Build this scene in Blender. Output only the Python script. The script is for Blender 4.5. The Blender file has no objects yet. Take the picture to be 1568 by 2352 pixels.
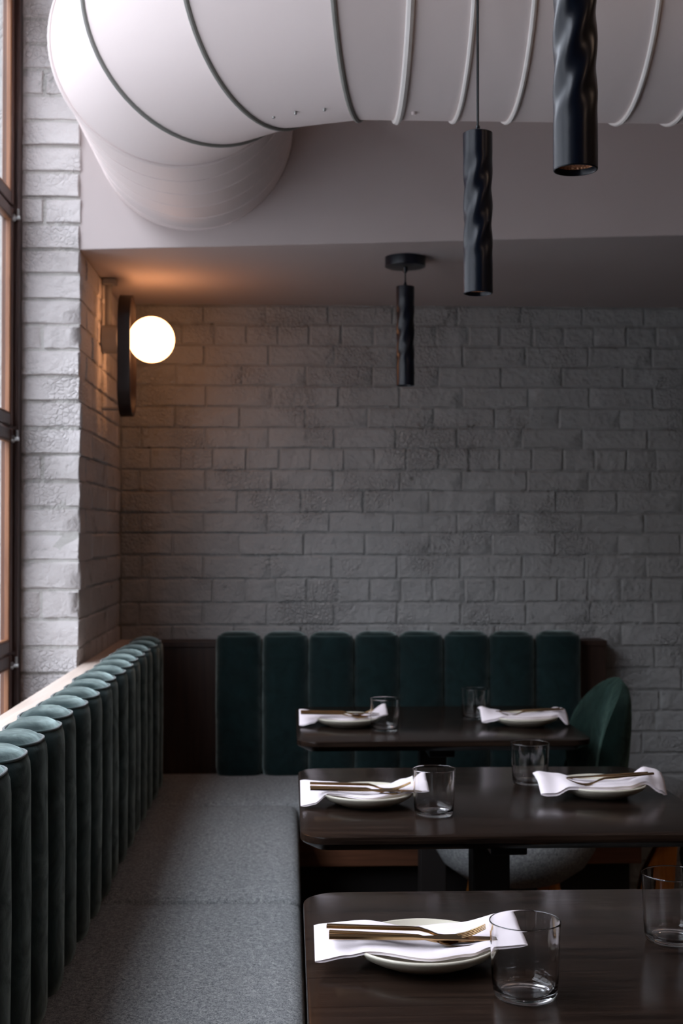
import bpy, math, random
from mathutils import Vector, Matrix

# ------------------------------------------------------------------ camera, sky, exposure
SC = bpy.context.scene
COL = SC.collection
cam_data = bpy.data.cameras.new('camera')
cam = bpy.data.objects.new('camera', cam_data)
COL.objects.link(cam)
SC.camera = cam
F_PX = 3000.0
YAW = math.atan(121 / F_PX)
PITCH = math.atan(49 / F_PX)
cam.location = (0, 0, 1.30)
cam.rotation_euler = (math.pi / 2 + PITCH, 0, -YAW)
cam_data.sensor_fit = 'VERTICAL'
cam_data.sensor_height = 36.0
cam_data.lens = F_PX / 2352 * 36.0
cam_data.clip_start = 0.02
cam_data.dof.use_dof = True
cam_data.dof.focus_distance = 1.85
cam_data.dof.aperture_fstop = 8.0

SC.view_settings.view_transform = 'Standard'
SC.view_settings.look = 'None'
SC.view_settings.gamma = 1.0
SC.view_settings.use_curve_mapping = False
SC.view_settings.exposure = 0.0

SKY = 16.0
world = bpy.data.worlds.new('sky')
SC.world = world
world.use_nodes = True
wn, wl = world.node_tree.nodes, world.node_tree.links
wn.clear()
w_out = wn.new('ShaderNodeOutputWorld')
w_bg = wn.new('ShaderNodeBackground')
w_tc = wn.new('ShaderNodeTexCoord')
w_sep = wn.new('ShaderNodeSeparateXYZ')
w_ramp = wn.new('ShaderNodeValToRGB')
w_ramp.color_ramp.elements[0].position = 0.0        # overcast sky: a third as bright at the horizon as overhead
w_ramp.color_ramp.elements[0].color = (0.245, 0.25, 0.29, 1)
w_ramp.color_ramp.elements[1].position = 1.0
w_ramp.color_ramp.elements[1].color = (0.89, 0.915, 1.04, 1)
wl.new(w_tc.outputs['Generated'], w_sep.inputs[0])
wl.new(w_sep.outputs['Z'], w_ramp.inputs[0])
wl.new(w_ramp.outputs[0], w_bg.inputs[0])
wl.new(w_bg.outputs[0], w_out.inputs[0])
w_bg.inputs[1].default_value = SKY
try:
    world.cycles.sampling_method = 'MANUAL'
    world.cycles.sample_map_resolution = 256
    SC.cycles.diffuse_bounces = 6
    SC.cycles.glossy_bounces = 5
    SC.cycles.transmission_bounces = 12
    SC.cycles.transparent_max_bounces = 12
    SC.cycles.max_bounces = 14
    SC.cycles.caustics_reflective = False
    SC.cycles.caustics_refractive = True
    SC.cycles.sample_clamp_indirect = 6.0
except Exception:
    pass

WIN_Y0, WIN_Y1, WIN_Z0, WIN_Z1 = 0.46, 3.775, 0.37, 3.20
portal = bpy.data.lights.new('window_portal', 'AREA')
portal.shape = 'RECTANGLE'
portal.size = WIN_Y1 - WIN_Y0
portal.size_y = WIN_Z1 - WIN_Z0
portal.cycles.is_portal = True
po = bpy.data.objects.new('window_portal', portal)
COL.objects.link(po)
po.location = (-0.915, (WIN_Y0 + WIN_Y1) / 2, (WIN_Z0 + WIN_Z1) / 2)
po.rotation_euler = Vector((1, 0, 0)).to_track_quat('-Z', 'Y').to_euler()

# ------------------------------------------------------------------ helpers
rnd = random.Random(7)
PI = math.pi


class MB:
    """collects faces and links them as one mesh object"""
    def __init__(s):
        s.v, s.f = [], []

    def add(s, verts, faces):
        o = len(s.v)
        s.v += [tuple(p) for p in verts]
        s.f += [tuple(i + o for i in f) for f in faces]
        return s

    def box(s, x0, x1, y0, y1, z0, z1):
        v = [(x, y, z) for z in (z0, z1) for y in (y0, y1) for x in (x0, x1)]
        return s.add(v, [(0, 2, 3, 1), (4, 5, 7, 6), (0, 1, 5, 4), (2, 6, 7, 3), (0, 4, 6, 2), (1, 3, 7, 5)])

    def grid(s, fn, nu, nv, cu=False, cv=False):
        vs = [fn(i / (nu if cu else nu - 1), j / (nv if cv else nv - 1)) for i in range(nu) for j in range(nv)]
        fs = []
        for i in range(nu if cu else nu - 1):
            for j in range(nv if cv else nv - 1):
                a, b = i * nv + j, i * nv + (j + 1) % nv
                c, d = ((i + 1) % nu) * nv + (j + 1) % nv, ((i + 1) % nu) * nv + j
                fs.append((a, b, c, d))
        return s.add(vs, fs)

    def lathe(s, prof, n=32, axis='Z', c=(0, 0, 0)):
        """prof: (radius, height) pairs; radius 0 closes with a fan"""
        vs, rows = [], []
        for r, h in prof:
            if r < 1e-6:
                rows.append([len(vs)])
                vs.append((0, 0, h))
            else:
                rows.append(list(range(len(vs), len(vs) + n)))
                vs += [(r * math.cos(2 * PI * k / n), r * math.sin(2 * PI * k / n), h) for k in range(n)]
        fs = []
        for A, B in zip(rows, rows[1:]):
            for k in range(n):
                k2 = (k + 1) % n
                if len(A) == 1 and len(B) == 1:
                    continue
                if len(A) == 1:
                    fs.append((A[0], B[k2], B[k]))
                elif len(B) == 1:
                    fs.append((A[k], A[k2], B[0]))
                else:
                    fs.append((A[k], A[k2], B[k2], B[k]))
        if axis == 'X':
            vs = [(z, x, y) for x, y, z in vs]
        elif axis == 'Y':
            vs = [(y, z, x) for x, y, z in vs]
        return s.add([(x + c[0], y + c[1], z + c[2]) for x, y, z in vs], fs)

    def tube(s, pts, r, n=8, closed=False):
        pts = [Vector(p) for p in pts]
        m = len(pts)
        rs = r if isinstance(r, (list, tuple)) else [r] * m
        vs, ref = [], None
        for i, p in enumerate(pts):
            a = pts[(i - 1) % m] if (closed or i > 0) else p
            b = pts[(i + 1) % m] if (closed or i < m - 1) else p
            t = (b - a).normalized()
            if ref is None:
                ref = Vector((0, 0, 1)) if abs(t.z) < 0.9 else Vector((1, 0, 0))
            nrm = (ref - t * ref.dot(t)).normalized()
            ref = nrm
            bi = t.cross(nrm)
            vs += [p + (nrm * math.cos(2 * PI * k / n) + bi * math.sin(2 * PI * k / n)) * rs[i] for k in range(n)]
        fs = []
        for i in range(m if closed else m - 1):
            for k in range(n):
                a, b = i * n + k, i * n + (k + 1) % n
                j = (i + 1) % m
                fs.append((a, b, j * n + (k + 1) % n, j * n + k))
        if not closed:
            fs.append(tuple(range(n))[::-1])
            fs.append(tuple((m - 1) * n + k for k in range(n)))
        return s.add(vs, fs)

    def prism(s, poly, z0, z1):
        n = len(poly)
        v = [(x, y, z0) for x, y in poly] + [(x, y, z1) for x, y in poly]
        f = [tuple(range(n))[::-1], tuple(range(n, 2 * n))]
        f += [(i, (i + 1) % n, n + (i + 1) % n, n + i) for i in range(n)]
        return s.add(v, f)

    def mesh(s, name, smooth=True, angle=40):
        me = bpy.data.meshes.new(name)
        me.from_pydata(s.v, [], s.f)
        me.validate()
        import bmesh
        bm = bmesh.new()
        bm.from_mesh(me)
        bmesh.ops.recalc_face_normals(bm, faces=bm.faces)
        bm.to_mesh(me)
        bm.free()
        if smooth:
            me.polygons.foreach_set('use_smooth', [True] * len(me.polygons))
            if angle is not None:
                me.set_sharp_from_angle(angle=math.radians(angle))
        return me

    def build(s, name, mat, parent=None, smooth=True, angle=40, bevel=0):
        me = s.mesh(name, smooth, angle)
        me.materials.append(mat)
        o = bpy.data.objects.new(name, me)
        COL.objects.link(o)
        if parent is not None:
            o.parent = parent
        if bevel:
            m = o.modifiers.new('bevel', 'BEVEL')
            m.width = bevel
            m.segments = 3
            m.limit_method = 'ANGLE'
            m.angle_limit = math.radians(35)
        return o


def tag(o, label=None, cat=None, group=None, kind=None):
    if label: o['label'] = label
    if cat: o['category'] = cat
    if group: o['group'] = group
    if kind: o['kind'] = kind
    return o


def thing(name, label, cat, loc=(0, 0, 0), rz=0, group=None):
    o = bpy.data.objects.new(name, None)
    o.empty_display_size = 0.1
    COL.objects.link(o)
    o.location = loc
    o.rotation_euler = (0, 0, rz)
    return tag(o, label, cat, group)


def dup(src, loc, rz=0, label=None):
    kids = {}
    for o in bpy.data.objects:
        if o.parent: kids.setdefault(o.parent, []).append(o)

    def rec(o, parent):
        c = o.copy()
        COL.objects.link(c)
        c.parent = parent
        for k in kids.get(o, []):
            rec(k, c)
        return c
    r = rec(src, None)
    r.location = loc
    r.rotation_euler = (0, 0, rz)
    if label: r['label'] = label
    return r


def sm(a, b, t):
    t = min(1, max(0, (t - a) / (b - a)))
    return t * t * (3 - 2 * t)


def interp(keys, x):
    if x <= keys[0][0]: return keys[0][1]
    for (a, va), (b, vb) in zip(keys, keys[1:]):
        if x <= b:
            t = (x - a) / (b - a)
            t = t * t * (3 - 2 * t)
            return va + (vb - va) * t
    return keys[-1][1]


# ------------------------------------------------------------------ materials
def mat(name, base, rough=0.6, metal=0.0, spec=0.5, **kw):
    m = bpy.data.materials.new(name)
    m.use_nodes = True
    b = m.node_tree.nodes['Principled BSDF']
    b.inputs['Base Color'].default_value = (*base, 1)
    b.inputs['Roughness'].default_value = rough
    b.inputs['Metallic'].default_value = metal
    b.inputs['Specular IOR Level'].default_value = spec
    for k, v in kw.items():
        b.inputs[k.replace('_', ' ')].default_value = v
    return m


def N(m, t, **kw):
    n = m.node_tree.nodes.new(t)
    for k, v in kw.items():
        setattr(n, k, v)
    return n


def L(m, a, b):
    m.node_tree.links.new(a, b)


def coords(m, kind='pos', scale=(1, 1, 1)):
    mp = N(m, 'ShaderNodeMapping')
    mp.inputs['Scale'].default_value = scale
    if kind == 'pos':
        L(m, N(m, 'ShaderNodeNewGeometry').outputs['Position'], mp.inputs[0])
    else:
        L(m, N(m, 'ShaderNodeTexCoord').outputs['Object'], mp.inputs[0])
    return mp.outputs[0]


def noise(m, vec, scale, detail=4, rough=0.5, dist=0.0):
    n = N(m, 'ShaderNodeTexNoise')
    n.inputs['Scale'].default_value = scale
    n.inputs['Detail'].default_value = detail
    n.inputs['Roughness'].default_value = rough
    n.inputs['Distortion'].default_value = dist
    L(m, vec, n.inputs['Vector'])
    return n.outputs['Fac']


def ramp(m, fac, stops):
    r = N(m, 'ShaderNodeValToRGB')
    e = r.color_ramp.elements
    e[0].position, e[0].color = stops[0][0], (*stops[0][1], 1)
    e[1].position, e[1].color = stops[-1][0], (*stops[-1][1], 1)
    for p, c in stops[1:-1]:
        k = e.new(p)
        k.color = (*c, 1)
    L(m, fac, r.inputs[0])
    return r.outputs[0]


def math_n(m, op, a, b):
    n = N(m, 'ShaderNodeMath', operation=op)
    for i, v in enumerate((a, b)):
        if isinstance(v, (int, float)):
            n.inputs[i].default_value = v
        else:
            L(m, v, n.inputs[i])
    return n.outputs[0]


def bump(m, h, strength=0.3, dist=0.002):
    b = N(m, 'ShaderNodeBump')
    b.inputs['Strength'].default_value = strength
    b.inputs['Distance'].default_value = dist
    L(m, h, b.inputs['Height'])
    L(m, b.outputs[0], bsdf(m).inputs['Normal'])


def bsdf(m):
    return m.node_tree.nodes['Principled BSDF']


def painted_brick(name, base, dirt_amount, rough=0.5, relief=0.0085):
    m = mat(name, base, rough, spec=0.3)
    p = coords(m)
    peel = noise(m, p, 260, 3, 0.6)
    lump = noise(m, p, 55, 4, 0.62)
    wave = noise(m, p, 14, 3, 0.5)
    patch = ramp(m, noise(m, p, 5.0, 3), [(0.45, (0, 0, 0)), (0.62, (1, 1, 1))])
    flake = N(m, 'ShaderNodeTexVoronoi', feature='DISTANCE_TO_EDGE')
    flake.inputs['Scale'].default_value = 70
    L(m, p, flake.inputs['Vector'])
    fl = math_n(m, 'MULTIPLY', math_n(m, 'MINIMUM', flake.outputs['Distance'], 0.18), patch)
    h = math_n(m, 'ADD', math_n(m, 'MULTIPLY', peel, 0.25), math_n(m, 'MULTIPLY', lump, 0.9))
    h = math_n(m, 'ADD', h, math_n(m, 'MULTIPLY', fl, 2.2))
    h = math_n(m, 'ADD', h, math_n(m, 'MULTIPLY', wave, 1.4))
    bump(m, h, 1.0, relief)
    # grime and pin holes
    d1 = ramp(m, noise(m, p, 9, 6, 0.7, 0.6), [(0.60, (0, 0, 0)), (0.74, (1, 1, 1))])
    hole = N(m, 'ShaderNodeTexVoronoi')
    hole.inputs['Scale'].default_value = 5.5
    L(m, p, hole.inputs['Vector'])
    hm = ramp(m, hole.outputs['Distance'], [(0.028, (1, 1, 1)), (0.05, (0, 0, 0))])
    mx = N(m, 'ShaderNodeMix', data_type='RGBA')
    mx.inputs['A'].default_value = (*base, 1)
    mx.inputs['B'].default_value = (base[0] * 0.36, base[1] * 0.38, base[2] * 0.36, 1)
    L(m, math_n(m, 'MAXIMUM', math_n(m, 'MULTIPLY', d1, dirt_amount), math_n(m, 'MULTIPLY', hm, 0.9)), mx.inputs['Factor'])
    L(m, mx.outputs['Result'], bsdf(m).inputs['Base Color'])
    return m


def wood(name, dark, light, rough, axis='X', coat=0.0, fine=1.0, spec=0.5):
    m = mat(name, dark, rough, spec=spec)
    s = {'X': (1.2, 22, 22), 'Y': (22, 1.2, 22), 'Z': (22, 22, 1.2)}[axis]
    p = coords(m, 'pos', s)
    g = noise(m, p, 2.2 * fine, 6, 0.62, 0.8)
    s2 = {'X': (6, 260, 260), 'Y': (260, 6, 260), 'Z': (260, 260, 6)}[axis]
    g2 = noise(m, coords(m, 'pos', s2), 1.0 * fine, 3, 0.6)
    f = math_n(m, 'ADD', math_n(m, 'MULTIPLY', g, 0.7), math_n(m, 'MULTIPLY', g2, 0.35))
    L(m, ramp(m, f, [(0.38, dark), (0.68, light)]), bsdf(m).inputs['Base Color'])
    rr = math_n(m, 'ADD', math_n(m, 'MULTIPLY', g2, 0.16), rough - 0.08)
    L(m, rr, bsdf(m).inputs['Roughness'])
    bsdf(m).inputs['Coat Weight'].default_value = coat
    bsdf(m).inputs['Coat Roughness'].default_value = 0.25
    bump(m, g2, 0.10, 0.0006)
    return m


def velvet(name, base, tint):
    m = mat(name, base, 0.85, spec=0.15)
    b = bsdf(m)
    b.inputs['Sheen Weight'].default_value = 1.0
    b.inputs['Sheen Roughness'].default_value = 0.40
    b.inputs['Sheen Tint'].default_value = (*tint, 1)
    p = coords(m)
    n1 = noise(m, p, 16, 5, 0.65, 1.2)
    L(m, ramp(m, n1, [(0.35, base), (0.7, tuple(c * 2.0 for c in base))]), b.inputs['Base Color'])
    n3 = noise(m, p, 11, 4, 0.6, 2.0)
    L(m, ramp(m, n3, [(0.36, (0.45, 0.45, 0.45)), (0.64, (1, 1, 1))]), b.inputs['Sheen Weight'])
    h = math_n(m, 'ADD', math_n(m, 'MULTIPLY', n1, 1.0), math_n(m, 'MULTIPLY', noise(m, p, 900, 2), 0.12))
    bump(m, h, 0.22, 0.004)
    return m


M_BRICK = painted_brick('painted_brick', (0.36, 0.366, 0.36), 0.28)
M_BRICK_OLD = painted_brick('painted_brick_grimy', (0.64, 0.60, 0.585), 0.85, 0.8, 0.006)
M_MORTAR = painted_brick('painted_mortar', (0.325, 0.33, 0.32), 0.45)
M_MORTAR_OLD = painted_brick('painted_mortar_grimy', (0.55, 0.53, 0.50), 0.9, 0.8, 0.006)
M_PLASTER = mat('white_plaster', (0.50, 0.435, 0.42), 0.75, spec=0.25)
bump(M_PLASTER, noise(M_PLASTER, coords(M_PLASTER), 140, 3), 0.12, 0.001)
M_ROOM = mat('room_wall_paint', (0.15, 0.12, 0.10), 0.9, spec=0.2)
M_DUCT = mat('duct_paint', (0.83, 0.73, 0.705), 0.62, spec=0.3)
bump(M_DUCT, noise(M_DUCT, coords(M_DUCT), 6, 2), 0.25, 0.006)
M_SEAL = mat('grey_seam_sealant', (0.24, 0.235, 0.215), 0.7)
M_RIB = mat('duct_rib_paint', (0.78, 0.74, 0.71), 0.5)
M_BLACK = mat('matte_black_metal', (0.0018, 0.0045, 0.011), 0.29, 0.0, 0.42)
M_CORD = mat('black_cord', (0.012, 0.013, 0.016), 0.7)
M_COPPER = mat('crinkled_copper_reflector', (0.62, 0.30, 0.16), 0.35, 0.3)
_v = N(M_COPPER, 'ShaderNodeTexVoronoi')
_v.inputs['Scale'].default_value = 260
L(M_COPPER, coords(M_COPPER), _v.inputs['Vector'])
bump(M_COPPER, _v.outputs['Distance'], 0.9, 0.003)
M_GREEN = velvet('green_velvet', (0.0032, 0.0105, 0.0108), (0.74, 0.92, 0.88))
M_PIPING = mat('green_piping', (0.010, 0.035, 0.033), 0.5, spec=0.3, Sheen_Weight=0.5)
M_CHAIR_GREEN = velvet('green_chair_velvet', (0.0022, 0.0095, 0.0075), (0.30, 0.50, 0.42))
M_GREY = mat('grey_boucle', (0.2, 0.2, 0.2), 0.95, spec=0.1)
_p = coords(M_GREY)
_n = noise(M_GREY, _p, 420, 4, 0.8)
_n2 = noise(M_GREY, _p, 120, 3, 0.6)
_f = math_n(M_GREY, 'ADD', math_n(M_GREY, 'MULTIPLY', _n, 0.75), math_n(M_GREY, 'MULTIPLY', _n2, 0.25))
L(M_GREY, ramp(M_GREY, _f, [(0.36, (0.05, 0.055, 0.058)), (0.50, (0.27, 0.28, 0.285)), (0.64, (0.62, 0.61, 0.59))]), bsdf(M_GREY).inputs['Base Color'])
bump(M_GREY, _f, 0.7, 0.003)
M_TABLE = wood('dark_walnut_table', (0.0045, 0.003, 0.0025), (0.027, 0.016, 0.011), 0.19, 'X', 0.0, 1.0, 0.15)
M_TABLE_EDGE = mat('dark_stained_edge', (0.008, 0.005, 0.004), 0.6)
M_PANEL = wood('dark_wood_panel', (0.020, 0.009, 0.006), (0.050, 0.024, 0.015), 0.5, 'Z')
M_BASEWOOD = wood('brown_wood_plinth', (0.10, 0.036, 0.016), (0.19, 0.075, 0.036), 0.5, 'X')
M_LEDGE = wood('pale_oak_ledge', (0.52, 0.42, 0.35), (0.68, 0.57, 0.50), 0.42, 'Y')
M_FRAME = wood('red_brown_window_wood', (0.022, 0.008, 0.006), (0.060, 0.022, 0.014), 0.5, 'Z')
M_SASH = wood('orange_brown_sash_wood', (0.045, 0.018, 0.011), (0.10, 0.038, 0.022), 0.45, 'Z')
M_REVEAL_LIT = wood('orange_daylit_reveal_wood', (0.18, 0.07, 0.03), (0.31, 0.135, 0.06), 0.4, 'Z')  # sash wood in brighter orange: daylight on the reveal put into the colour
M_FLOOR = wood('dark_floor_boards', (0.030, 0.020, 0.014), (0.07, 0.045, 0.03), 0.45, 'Y')
M_LEG = wood('orange_oak_legs', (0.60, 0.19, 0.03), (0.85, 0.33, 0.06), 0.45, 'Z')
M_STEEL = mat('dull_steel', (0.45, 0.45, 0.44), 0.4, 1.0)
M_CERAMIC = mat('cream_stoneware', (0.66, 0.62, 0.51), 0.32, spec=0.5)
M_CLOTH = mat('white_napkin_cloth', (0.87, 0.79, 0.82), 0.9, spec=0.1, Sheen_Weight=0.15)
_p = coords(M_CLOTH)
bump(M_CLOTH, math_n(M_CLOTH, 'ADD', noise(M_CLOTH, _p, 35, 3, 0.5, 1.0), math_n(M_CLOTH, 'MULTIPLY', noise(M_CLOTH, _p, 1500, 1), 0.1)), 0.3, 0.003)
M_GOLD = mat('brushed_gold', (0.50, 0.33, 0.17), 0.27, 1.0)
M_BOXGREY = mat('grey_electrical_box', (0.36, 0.35, 0.33), 0.6)
M_DARKWOOD = wood('black_brown_hoop_wood', (0.007, 0.003, 0.002), (0.022, 0.008, 0.005), 0.5, 'Z')
M_GROUND = mat('street_paving', (0.22, 0.22, 0.22), 0.9)

M_GLASS = mat('clear_glass', (1, 1, 1), 0.0, spec=0.5, IOR=1.46)
bsdf(M_GLASS).inputs['Transmission Weight'].default_value = 1.0

M_PANE = bpy.data.materials.new('window_glass')
M_PANE.use_nodes = True
_nt = M_PANE.node_tree
_nt.nodes.clear()
_o = _nt.nodes.new('ShaderNodeOutputMaterial')
_mx = _nt.nodes.new('ShaderNodeMixShader')
_tr = _nt.nodes.new('ShaderNodeBsdfTransparent')
_tr.inputs[0].default_value = (0.93, 0.95, 0.95, 1)
_gl = _nt.nodes.new('ShaderNodeBsdfGlossy')
_gl.inputs['Roughness'].default_value = 0.02
_fr = _nt.nodes.new('ShaderNodeFresnel')
_fr.inputs[0].default_value = 1.45
_geo = _nt.nodes.new('ShaderNodeNewGeometry')
_inv = _nt.nodes.new('ShaderNodeMath')
_inv.operation = 'SUBTRACT'
_inv.inputs[0].default_value = 1.0
_mul = _nt.nodes.new('ShaderNodeMath')
_mul.operation = 'MULTIPLY'
_nt.links.new(_geo.outputs['Backfacing'], _inv.inputs[1])      # reflect once, at the face where light enters the pane
_nt.links.new(_inv.outputs[0], _mul.inputs[0])
_nt.links.new(_fr.outputs[0], _mul.inputs[1])
_nt.links.new(_mul.outputs[0], _mx.inputs[0])
_nt.links.new(_tr.outputs[0], _mx.inputs[1])
_nt.links.new(_gl.outputs[0], _mx.inputs[2])
_nt.links.new(_mx.outputs[0], _o.inputs[0])

GLOBE = 9.0
M_GLOBE = mat('glowing_opal_globe', (0.9, 0.85, 0.8), 0.3)
bsdf(M_GLOBE).inputs['Emission Color'].default_value = (1.0, 0.44, 0.19, 1)
bsdf(M_GLOBE).inputs['Emission Strength'].default_value = GLOBE

ROOM_GLOBE = 17.0
M_ROOM_GLOBE = mat('warm_room_globe', (0.9, 0.85, 0.8), 0.3)
bsdf(M_ROOM_GLOBE).inputs['Emission Color'].default_value = (1.0, 0.70, 0.52, 1)
bsdf(M_ROOM_GLOBE).inputs['Emission Strength'].default_value = ROOM_GLOBE

# ------------------------------------------------------------------ room shell
BACK_Y = 4.66
LEFT_X = -0.598
JAMB_Y = 3.775
SOFF_Z = 2.117
CEIL_Z = 3.85
RX = 3.6
FRONT_Y = -3.2
MB().box(-1.15, RX + .1, FRONT_Y, BACK_Y + 0.2, -0.12, 0).build('floor', M_FLOOR, smooth=False)['kind'] = 'structure'
MB().box(-0.92, RX + .1, FRONT_Y, BACK_Y + 0.2, CEIL_Z, CEIL_Z + 0.12).build('ceiling', M_PLASTER, smooth=False)['kind'] = 'structure'
w_back = tag(MB().box(-1.15, RX + .1, BACK_Y + 0.0045, BACK_Y + 0.25, 0, CEIL_Z).build('wall_back', M_MORTAR, smooth=False), kind='structure')
# left wall: masonry beyond the window, then the parts above, below and before the window
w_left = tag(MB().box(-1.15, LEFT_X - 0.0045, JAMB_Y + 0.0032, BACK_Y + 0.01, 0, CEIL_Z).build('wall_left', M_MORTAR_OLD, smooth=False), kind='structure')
lw = MB()
lw.box(-0.91, -0.765, FRONT_Y, WIN_Y0, 0, CEIL_Z)
lw.box(-0.91, -0.765, WIN_Y0, JAMB_Y + 0.007, WIN_Z1, CEIL_Z)
lw.box(-0.91, -0.765, WIN_Y0, JAMB_Y + 0.007, 0, WIN_Z0)
tag(lw.build('wall_left_window_side', M_PLASTER, smooth=False), kind='structure')
MB().box(RX, RX + 0.1, FRONT_Y, BACK_Y + .2, 0, CEIL_Z).build('wall_right', M_ROOM, smooth=False)['kind'] = 'structure'
MB().box(-1.15, RX, FRONT_Y - 0.1, FRONT_Y, 0, CEIL_Z).build('wall_front', M_ROOM, smooth=False)['kind'] = 'structure'
slope = (3.541 - 3.791) / (1.083 + 0.589)
yl = lambda x: 3.778 + slope * (x + 0.6)
soff = MB().prism([(-0.604, yl(-0.604)), (RX, yl(RX)), (RX, BACK_Y + 0.03), (-0.604, BACK_Y + 0.03)], SOFF_Z, CEIL_Z)
tag(soff.build('ceiling_soffit', M_PLASTER, smooth=False, bevel=0.003), kind='structure')
ex = MB().box(-24, -14, -30, 40, -0.15, 10.5)
for q in range(16):
    for w in range(3):
        ex.box(-14, -13.93, -26 + q * 4 + .9, -26 + q * 4 + 3.1, 0.9 + w * 3.3, 0.98 + w * 3.3)
tag(ex.build('wall_across_street', mat('pale_render', (0.45, 0.44, 0.42), 0.9), smooth=False), kind='structure')
tag(MB().box(-40, -1.16, -30, 40, -0.35, -0.15).build('ground', M_GROUND, smooth=False), kind='structure')

# ------------------------------------------------------------------ bricks
def brick_mesh(Lx, H, D, seed, crude=1.0):
    r = random.Random(seed)
    nx, nz = 5, 3
    b = 0.0042
    j = lambda s: r.uniform(-s, s)
    m = MB()
    tilt = j(0.0016)
    outline = {}
    vs, fs = [], []
    for k in range(nz):
        for i in range(nx):
            x = b + (Lx - 2 * b) * i / (nx - 1)
            z = b + (H - 2 * b) * k / (nz - 1)
            vs.append((x + j(0.0015), -0.0008 + tilt * (x / Lx - .5) + j(0.0011) * crude, z + j(0.0012) * crude))
    for k in range(nz - 1):
        for i in range(nx - 1):
            a = k * nx + i
            fs.append((a, a + 1, a + nx + 1, a + nx))
    ring = [i for i in range(nx)] + [k * nx + nx - 1 for k in range(1, nz)] + [(nz - 1) * nx + i for i in range(nx - 2, -1, -1)] + [k * nx for k in range(nz - 2, 0, -1)]
    o1, o2 = [], []
    for q in ring:
        k, i = divmod(q, nx)
        x = 0 if i == 0 else (Lx if i == nx - 1 else Lx * i / (nx - 1))
        z = 0 if k == 0 else (H if k == nz - 1 else H / 2)
        x += j(0.0016) * crude
        z += j(0.0016) * crude
        o1.append(len(vs)); vs.append((x, 0.0032 + j(0.0006), z))
        o2.append((x, z))
    base = len(vs)
    for x, z in o2:
        vs.append((x, D, z))
    n = len(ring)
    for q in range(n):
        q2 = (q + 1) % n
        fs.append((ring[q], o1[q], o1[q2], ring[q2]))
        fs.append((o1[q], base + q, base + q2, o1[q2]))
    m.add(vs, fs)
    me = m.mesh('brick', True, 28)
    return me


def brick_set(material, crude, H=0.066):
    st = [brick_mesh(0.219, H, 0.05, 100 + k, crude) for k in range(9)]
    hd = [brick_mesh(0.105, H, 0.05, 200 + k, crude) for k in range(6)]
    for me in st + hd:
        me.materials.append(material)
    return st, hd


ST, HD = brick_set(M_BRICK, 1.35)
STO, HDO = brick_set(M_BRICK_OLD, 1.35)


def put_brick(parent, sets, header, origin, rot, sx, sy, sz):
    me = rnd.choice(sets[1] if header else sets[0])
    o = bpy.data.objects.new('brick', me)
    COL.objects.link(o)
    o.parent = parent
    o.location = origin
    o.rotation_euler = (rnd.uniform(-.006, .006), rnd.uniform(-.004, .004), rot + rnd.uniform(-.004, .004))
    o.scale = (sx, sy, sz)


# course heights read off the wall, top to bottom
def zc(y): return 1.3 + (1226 - y) / 3000 * 4.69
course_y = [703, 749, 797, 843, 889, 938, 985, 1033, 1082, 1130, 1179, 1226, 1277, 1330, 1384, 1435, 1486, 1537, 1586, 1635, 1683, 1732, 1781, 1830, 1880, 1930, 1980, 2030]
zs = [zc(y) for y in course_y]
zs[0] = SOFF_Z - 0.002
J = 0.0075
count = 0
for r in range(len(zs) - 1):
    z1, z0 = zs[r] - J / 2, zs[r + 1] + J / 2
    header = r % 6 == 1
    pitch = 0.1135 if header else 0.2285
    J = 0.0075
    x = LEFT_X - 0.01 - (0.0 if header else (0.03 if r % 2 else 0.145))
    while x < 1.84:
        w = pitch * rnd.uniform(0.96, 1.04)
        J = rnd.uniform(0.002, 0.007)
        x0, x1 = x + J / 2, x + w - J / 2
        x += w
        if x1 < LEFT_X + 0.012: continue
        x0 = max(x0, LEFT_X + 0.004)
        if z1 < 0.90 and x1 < 1.12: continue
        full = 0.105 if header else 0.219
        put_brick(w_back, (ST, HD), header or (x1 - x0) < 0.12, (x0, BACK_Y + rnd.uniform(-.0012, .0012), z0 + rnd.uniform(-.0016, .0016)), 0,
                  (x1 - x0) / (0.105 if (header or (x1 - x0) < 0.12) else 0.219), 1, (z1 - z0) / 0.066)
        count += 1

# left pier: corner bricks show on both faces, then the side face runs to the back wall
zl = []
z = zs[15]
zl = list(zs[:16])
while zl[0] + 0.0745 < CEIL_Z: zl.insert(0, zl[0] + 0.0745)
zl.insert(0, CEIL_Z)
while zl[-1] - 0.075 > 0.3: zl.append(zl[-1] - 0.075)
for r in range(len(zl) - 1):
    z1, z0 = zl[r] - 0.0024, zl[r + 1] + 0.0024
    if z1 - z0 < 0.02: continue
    deep = 0.215 if r % 2 else 0.105
    wide = 0.105 if r % 5 == 2 else 0.215
    # face towards the camera
    jx = LEFT_X + rnd.uniform(-0.005, 0.003)
    put_brick(w_left, (STO, HDO), wide < .12, (jx - wide, JAMB_Y + rnd.uniform(-.002, .002), z0), 0, wide / (0.105 if wide < .12 else 0.219), deep / 0.05, (z1 - z0) / 0.066)
    if wide < .12:
        put_brick(w_left, (STO, HDO), True, (jx - wide - 0.0055 - 0.105, JAMB_Y + rnd.uniform(-.002, .002), z0), 0, 1, 2.0, (z1 - z0) / 0.066)
    if z1 > SOFF_Z + .05 or z0 < 0.86: continue
    y = JAMB_Y + deep + 0.009
    while y < BACK_Y - 0.02:
        w = 0.219 if not (r % 6 == 3) else 0.105
        w = min(w * rnd.uniform(.96, 1.03), BACK_Y - y - 0.002)
        hd = w < 0.12
        put_brick(w_left, (STO, HDO), hd, (LEFT_X + rnd.uniform(-.002, .002), y, z0), PI / 2, w / (0.105 if hd else 0.219), 0.9, (z1 - z0) / 0.066)
        y += w + 0.009

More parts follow.
